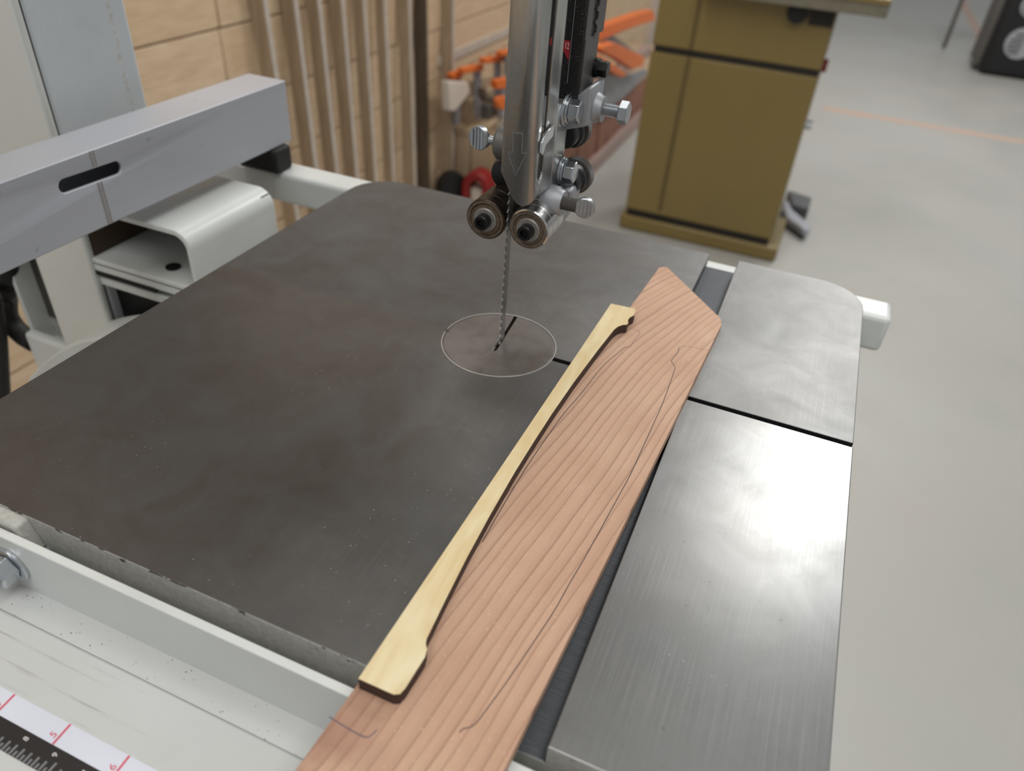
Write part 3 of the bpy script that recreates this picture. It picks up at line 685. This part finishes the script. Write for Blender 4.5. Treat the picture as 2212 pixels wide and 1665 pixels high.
def pencil(name, pts, w, mat):
    bm = bmesh.new(); L = []
    for x, y in pts:
        d = Vector((x, y, 0))-O; L.append((d.dot(prv), d.dot(axv), 6.0))
    ribbon(bm, smooth_path(L, 4), w, (0, 0, 1), 0.03)
    for v in bm.verts: v.co *= S
    bmesh.ops.recalc_face_normals(bm, faces=bm.faces)
    me = bpy.data.meshes.new(name); bm.to_mesh(me); bm.free(); me.materials.append(M[mat]); o = bpy.data.objects.new(name, me); col.objects.link(o); o.parent = board; return o
pencil('pencil_line', [(67.0, 44.5), (70.5, 44.2), (73.3, 43.5), (74.0, 39.5), (73.3, 35.6), (73.0, 24.5)], 0.18, 'pencil')
pencil('pencil_line', [(73.0, 24.5), (70.2, 22.2), (68.6, 16.4), (64.1, -3.2), (61.5, -32.1), (58.9, -53.3), (57.8, -74.6), (56.9, -97.7), (56.9, -128.7), (57.4, -148.7)], 0.4, 'pencil')
pencil('pencil_line', [(115.3, 43.1), (105.2, 41.9), (102.1, 41.0), (99.2, 38.2)], 0.14, 'pencil')
pencil('pencil_line', [(99.0, 37.7), (99.4, 32.2), (98.1, 23.4), (98.3, 21.1), (101.3, 16.6), (101.9, 10.7), (103.0, -18.6), (102.9, -38.2), (102.6, -62.1), (102.3, -81.8), (101.5, -94.9), (100.7, -108.2), (99.0, -134.4), (97.5, -151.9), (96.5, -166.2), (95.1, -177.9), (92.1, -199.2), (90.6, -208.3), (88.1, -221.0), (85.4, -224.1), (84.6, -225.9)], 0.4, 'pencil')
pencil('pencil_line', [(43.4, -239.1), (52.4, -240.0), (57.5, -240.1), (59.0, -239.1), (60.0, -236.3)], 0.42, 'pencil_blue')
tp = [(50.4, 57.0), (65.6, 58.4), (66.6, 55.0), (67.1, 50.5), (65.4, 46.5), (65.2, 43.0), (66.4, 39.5), (66.0, 37.6), (63.9, 36.1), (62.0, 33.0), (60.8, 28.4), (58.8, 2.2), (56.8, -32.0), (55.7, -63.3), (55.4, -88.7), (55.4, -110.1), (56.1, -138.0), (57.2, -162.6), (58.9, -186.2), (60.2, -201.0), (60.4, -203.2), (61.1, -205.0), (62.5, -206.7), (63.3, -209.8), (62.9, -223.0), (62.3, -225.4), (60.5, -226.4), (47.0, -226.4)]
tp = [(66.4, 39.5)][:0]+tp
bm = bmesh.new(); prism(bm, tp, 'z', 6.2, 12.1)
tmpl = tag(obj('plywood_template', bm, 'ply_face', mats=['ply_face', 'ply_burnt'], assign=lambda f, c: 0 if f.normal.z > 0.5 else 1, smooth=40), 'pale plywood template with scooped side and burnt edges lying on the board', 'template')

# ------------------------------------------------------------------ ochre machine behind
cab = thing('machine_cabinet', (-180, 2750, -TH)); tag(cab, 'ochre yellow machine cabinet standing on the floor behind the saw', 'machine')
CY0 = 2517
part('plinth', 'ochre', cab, lambda b: box(b, -501, 137, CY0, 2850, -TH, -990), bevel=12, seg=3)
part('body', 'ochre', cab, lambda b: box(b, -486, 100, CY0+4, 2840, -962, -362), bevel=5)
for z_ in (-992, -371): part('dark_gap', 'cabinet_dark', cab, lambda b: box(b, -478, 94, CY0+10, 2830, z_, z_+38))
part('upper_body', 'ochre', cab, lambda b: box(b, -486, 100, CY0+4, 2840, -340, -150), bevel=5)
part('front_seam', 'ochre_seam', cab, lambda b: (box(b, -352, -338, CY0+1, CY0+6, -940, -364), box(b, -352, -338, CY0+1, CY0+6, -338, -160)))
part('machine_table', 'cab_metal', cab, lambda b: box(b, -330, 245, CY0-70, 3050, -150, -95), bevel=4)
part('table_rail', 'ochre', cab, lambda b: box(b, -330, 245, CY0-78, CY0-66, -112, -96), bevel=2)
part('handwheel_hub', 'rubber', cab, lambda b: cyl(b, (-20, CY0+6, -172), (-20, CY0-24, -172), 34, 24))
part('switch_slot', 'cabinet_dark', cab, lambda b: box(b, 20, 96, CY0-6, CY0+6, -205, -160))
part('stop_button', 'red_paint', cab, lambda b: cyl(b, (100, 2640, -345), (116, 2640, -345), 22, 24))
part('side_latch', 'chrome', cab, lambda b: cyl(b, (100, 2680, -560), (124, 2680, -560), 16, 24))
pd = thing('foot_pedal', (190, 3010, -TH)); tag(pd, 'grey foot pedal on the floor beside the ochre machine', 'pedal')
pp = lambda l, z: [tuple(bp(a, c, 'z', z)[:2]) for a, c in l]
part('pedal_arm', 'pedal_grey', pd, lambda b: prism(b, pp([(1692, 440), (1702, 430), (1712, 452), (1752, 486), (1750, 496), (1738, 496), (1700, 468)], -TH+50), 'z', -TH+22, -TH+50), bevel=6)
part('pedal_pad', 'pedal_dark', pd, lambda b: prism(b, pp([(1702, 410), (1754, 426), (1748, 450), (1712, 442)], -TH+60), 'z', -TH+4, -TH+60), bevel=6)
part('pedal_base', 'pedal_dark', pd, lambda b: prism(b, pp([(1692, 440), (1702, 430), (1712, 452), (1748, 486), (1738, 496), (1700, 468)], -TH+50), 'z', -TH, -TH+20))

# ------------------------------------------------------------------ black bin far right
bin_ = thing('equipment_case', (1400, 7050, -TH)); tag(bin_, 'black equipment case with round pale emblems at the far right', 'case')
part('case_body', 'bag_black', bin_, lambda b: box(b, 1192, 1750, 6765, 7300, -TH, -350), bevel=45, seg=4)
part('side_panel', 'bag_grey', bin_, lambda b: box(b, 1150, 1196, 6850, 7250, -TH+40, -360), bevel=20, seg=3)
def emblem(cx_, cz, r):
    def f_(b):
        cyl(b, (cx_, 6766, cz), (cx_, 6756, cz), r, 40)
    o = part('emblem', 'logo_grey', bin_, f_)
    def sl(b):
        for k in range(-2, 3):
            h = math.sqrt(max(1, (r*0.8)**2-(k*r*0.3)**2)); dz = k*r*0.3
            prism(b, [(cx_-h, cz+dz+r*0.05-h*0.3), (cx_+h*0.1, cz+dz-r*0.02), (cx_+h*0.1, cz+dz+r*0.06), (cx_-h, cz+dz+r*0.12-h*0.3)], 'y', 6750, 6756)
    part('emblem_slits', 'bag_black', o, sl)
emblem(1390, -800, 108); emblem(1365, -545, 80)
stand = thing('metal_stand', (900, 7750, -TH)); tag(stand, 'thin grey metal stand leg left of the black case', 'stand')
part('leg', 'bag_grey', stand, lambda b: cyl(b, (985, 7680, -TH), (985, 7680, -250), 17, 16)); part('leg', 'bag_grey', stand, lambda b: cyl(b, (1330, 7900, -TH), (1330, 7900, -250), 17, 16))
part('top_bar', 'bag_grey', stand, lambda b: box(b, 960, 1350, 7660, 7920, -255, -230))

# ------------------------------------------------------------------ timber strips leaning on the wall
strips = [(607, 'strip', 46, 'leftmost pale timber strip leaning on the plank wall'), (667, 'strip', 46, 'second timber strip from the left leaning on the plank wall'),
 (714, 'strip', 42, 'third timber strip from the left leaning on the plank wall'), (760, 'strip', 46, 'fourth timber strip from the left leaning on the plank wall'),
 (803, 'strip', 40, 'fifth timber strip from the left leaning on the plank wall'), (844, 'strip', 34, 'sixth timber strip from the left leaning on the plank wall'),
 (893, 'strip', 44, 'timber strip standing just left of the dark strip at the wall'), (926, 'strip_dark', 50, 'dark brown timber strip leaning among the pale ones at the wall'),
 (981, 'strip', 52, 'rightmost timber strip leaning on the plank wall beside the clamps')]
for px, mt, dep, lbl in strips:
    p = bp(px, 200, 'x', -1236); p2 = bp(px+(0 if px < 700 else -2), 200, 'x', -1236)
    bm = bmesh.new(); wdt = 16
    sh = 40*(px-560)/400                                                     # sideways lean
    zr = p.z
    def at(z): k = (z-zr)/1000; return (-1236-46*k, p.y+sh*k*1.6)
    b0, b1 = at(-TH), at(560)
    vs = []
    for (xx, yy), z in ((b0, -TH), (b1, 560)):
        vs.append(vloop(bm, [(xx-dep, yy-wdt, z), (xx, yy-wdt, z), (xx, yy, z), (xx-dep, yy, z)]))
    bm.faces.new(vs[0][::-1]); bm.faces.new(vs[1])
    for i in range(4): bm.faces.new((vs[0][i], vs[0][(i+1) % 4], vs[1][(i+1) % 4], vs[1][i]))
    o = obj('timber_strip', bm, mt, mats=[mt, 'strip_edge' if mt == 'strip' else mt], assign=lambda f, c: 1 if f.normal.x > 0.7 else 0, smooth=30)
    tag(o, lbl, 'timber strip', 'timber strips leaning on the wall')

# ------------------------------------------------------------------ storage rack between wall and machine
rk = thing('storage_rack', (-1030, 3300, -TH)); tag(rk, 'low wooden storage rack with reddish board side along the wall', 'rack')
part('base_rail', 'mauve_wood', rk, lambda b: box(b, -1290, -775, 2490, 4600, -TH, -TH+75), bevel=4)
yy = 2495
for k in range(14):
    w_ = 150; dx = random.uniform(0, 10)
    part('board_panel', 'red_wood', rk, lambda b: box(b, -826, -806+dx, yy+1, yy+w_-1, -TH+75, -792), bevel=2, seg=1); yy += w_+3
part('top_shelf', 'offcut_wood', rk, lambda b: box(b, -1290, -790, 2480, 4600, -790, -760), bevel=3)
for k in range(4):
    part('end_panel', 'offcut_wood', rk, lambda b: box(b, -1285+k*116, -1175+k*116, 2482, 2500, -TH+75, -792), bevel=2, seg=1)
tag(part('standing_board', 'red_wood', None, lambda b: box(b, -800, -770, 4640, 4740, -TH, 300), bevel=3), 'tall dark reddish board standing behind the ochre machine', 'board')
tag(part('standing_board', 'pale_thing', None, lambda b: box(b, -1000, -970, 4640, 4760, -TH, 300), bevel=3), 'tall pale board standing behind the orange clamps', 'board')
# clamps
def trace(pxs, X, t):
    return lambda b: prism(b, [(q.y, q.z) for q in (bp(a, c, 'x', X) for a, c in pxs)], 'x', X-t, X)
def clamp(loc, lbl, parts):
    o = thing('bar_clamp', loc); tag(o, lbl, 'clamp', 'orange bar clamps on the storage rack')
    for nm, mt, pxs, X, t in parts: part(nm, mt, o, trace(pxs, X, t), bevel=3)
clamp((-800, 2900, -760), 'large orange clamp with raised jaw in front of the ochre machine, upper one',
      [('jaw', 'orange', [(1288, 62), (1330, 48), (1385, 28), (1412, 22), (1416, 44), (1390, 52), (1340, 68), (1292, 92)], -780, 45),
       ('handle', 'orange', [(1285, 80), (1345, 52), (1372, 58), (1340, 70), (1292, 92)], -826, 30),
       ('bar', 'clamp_bar', [(1300, 78), (1318, 72), (1372, 110), (1368, 128), (1340, 110), (1304, 92)], -858, 20)])
clamp((-800, 2800, -760), 'large orange clamp pointing down in front of the ochre machine, lower one',
      [('jaw', 'orange', [(1296, 104), (1328, 92), (1392, 122), (1390, 142), (1368, 150), (1332, 126), (1300, 112)], -700, 40),
       ('handle', 'orange', [(1288, 118), (1300, 120), (1354, 158), (1346, 168), (1330, 160), (1290, 132)], -702, 36),
       ('bar', 'clamp_bar', [(1300, 134), (1348, 168), (1396, 150), (1400, 158), (1345, 214), (1306, 236)], -745, 22)])
for i, (pxs, lbl) in enumerate((([(976, 160), (1000, 152), (1002, 166), (980, 173)], 'small orange clamp jaw at the wall, nearest the timber strips'),
                 ([(1000, 148), (1044, 138), (1046, 152), (1002, 160)], 'orange clamp jaw at the wall, second from the timber strips'),
                 ([(1046, 126), (1088, 120), (1090, 133), (1048, 138)], 'orange clamp jaw at the wall just left of the blade guard'),
                 ([(1082, 112), (1110, 106), (1112, 118), (1084, 122)], 'orange clamp jaw mostly hidden behind the blade guard, upper'),
                 ([(1071, 174), (1098, 168), (1100, 190), (1074, 193)], 'orange clamp grip beside the blade guard, middle'),
                 ([(1068, 214), (1096, 208), (1098, 238), (1082, 236)], 'orange clamp grip beside the blade guard, lowest'))):
    p = bp(*pxs[0], 'x', -1130); q_ = pxs[1]; extra = [('curved_piece', 'dark_brown', [(1042, 190), (1050, 190), (1054, 208), (1070, 210), (1070, 222), (1050, 220), (1042, 206)], -1045, 22)] if i == 5 else []  # extra: dark curved offcut piece, attached to the last clamp
    clamp((-1130, p.y, -760), lbl, [('jaw', 'orange', pxs, -1200+32*i, 26), ('bar', 'clamp_bar', [(q_[0]-16, q_[1]+14), (q_[0]-4, q_[1]+12), (q_[0]-4, q_[1]+(118 if i < 4 else 46)), (q_[0]-14, q_[1]+(120 if i < 4 else 48))], -1205+32*i, 14)]+extra)
# offcuts on the rack
tag(part('wood_offcut', 'pale_thing', None, trace([(970, 176), (1012, 178), (1016, 200), (984, 240), (972, 240)], -1170, 34), bevel=4), 'pale wooden offcut beside the rightmost timber strip', 'offcut')
tag(part('wood_offcut', 'offcut_wood', None, trace([(1016, 172), (1072, 160), (1080, 190), (1060, 214), (1004, 224), (996, 214), (1016, 196)], -1234, 14), bevel=4), 'wide grey-tan board leaning behind the clamps', 'offcut')
# boards lying on the rack
for i, (x0, x1, y0, y1, h, mt, lbl) in enumerate(((-1285, -1215, 2560, 3900, 90, 'offcut_wood', 'tan plank lying on the rack against the wall'), (-1205, -1160, 2640, 3700, 60, 'bag_grey', 'grey rail lying on the rack behind the clamps'),
        (-1080, -1000, 2530, 3400, 70, 'pale_thing', 'pale plank lying on the middle of the rack'), (-990, -930, 2500, 3600, 45, 'red_wood', 'reddish plank lying on the rack'), (-920, -870, 2560, 4300, 55, 'mauve_wood', 'dusty brown plank lying near the front edge of the rack'))):
    tag(part('rack_plank', mt, None, lambda b: box(b, x0, x1, y0, y1, -760, -760+h), bevel=3), lbl, 'plank', 'planks lying on the storage rack')
# red vice and dark roller near the floor
vz = thing('red_vice', (-1100, 2380, -TH)); tag(vz, 'red painted vice low behind the saw table', 'vice')
p = bp(1035, 395, 'z', -TH+110)
def arch(b):
    o_ = [(p.x+62*math.cos(math.radians(a)), -TH+95+72*math.sin(math.radians(a))) for a in range(0, 181, 15)]
    i_ = [(p.x+30*math.cos(math.radians(a)), -TH+95+36*math.sin(math.radians(a))) for a in range(180, -1, -15)]
    prism(b, [(p.x+62, -TH)]+o_+[(p.x-62, -TH), (p.x-30, -TH)]+i_+[(p.x+30, -TH)], 'y', p.y-40, p.y+40)
part('vice_jaw', 'red_paint', vz, arch, bevel=6); part('vice_bed', 'pale_thing', vz, lambda b: box(b, p.x-28, p.x+28, p.y-20, p.y+60, -TH, -TH+90), bevel=4)
q = bp(994, 402, 'z', -TH+70)
def roll(b):
    lathe(b, (q.x-45, q.y-10, -TH+68), (0.75, -0.6, 0), [(50, 0), (50, 44), (0, 50), (0, 66), (18, 68), (66, 66), (66, 0)], 36)
ro = tag(part('rubber_wheel', 'rubber', None, roll), 'black rubber wheel lying behind the saw table by the red vice', 'wheel')
# black hose left of the pillar
hp = [bp(a, c, 'y', 60) for a, c in ((14, 520), (14, 600), (14, 670), (26, 700), (52, 726), (75, 740))]
tag(part('dust_hose', 'rubber', None, lambda b: tube(b, smooth_path(hp, 5), 10, 16)), 'black bent hose beside the pillar under the fence', 'hose')
hp2 = [bp(a, c, 'y', 40) for a, c in ((-14, 640), (-2, 720), (4, 800), (10, 900), (14, 980))]
tag(part('power_cable', 'rubber', None, lambda b: tube(b, smooth_path(hp2, 5), 7, 14)), 'black cable hanging at the left edge of the saw table', 'cable')
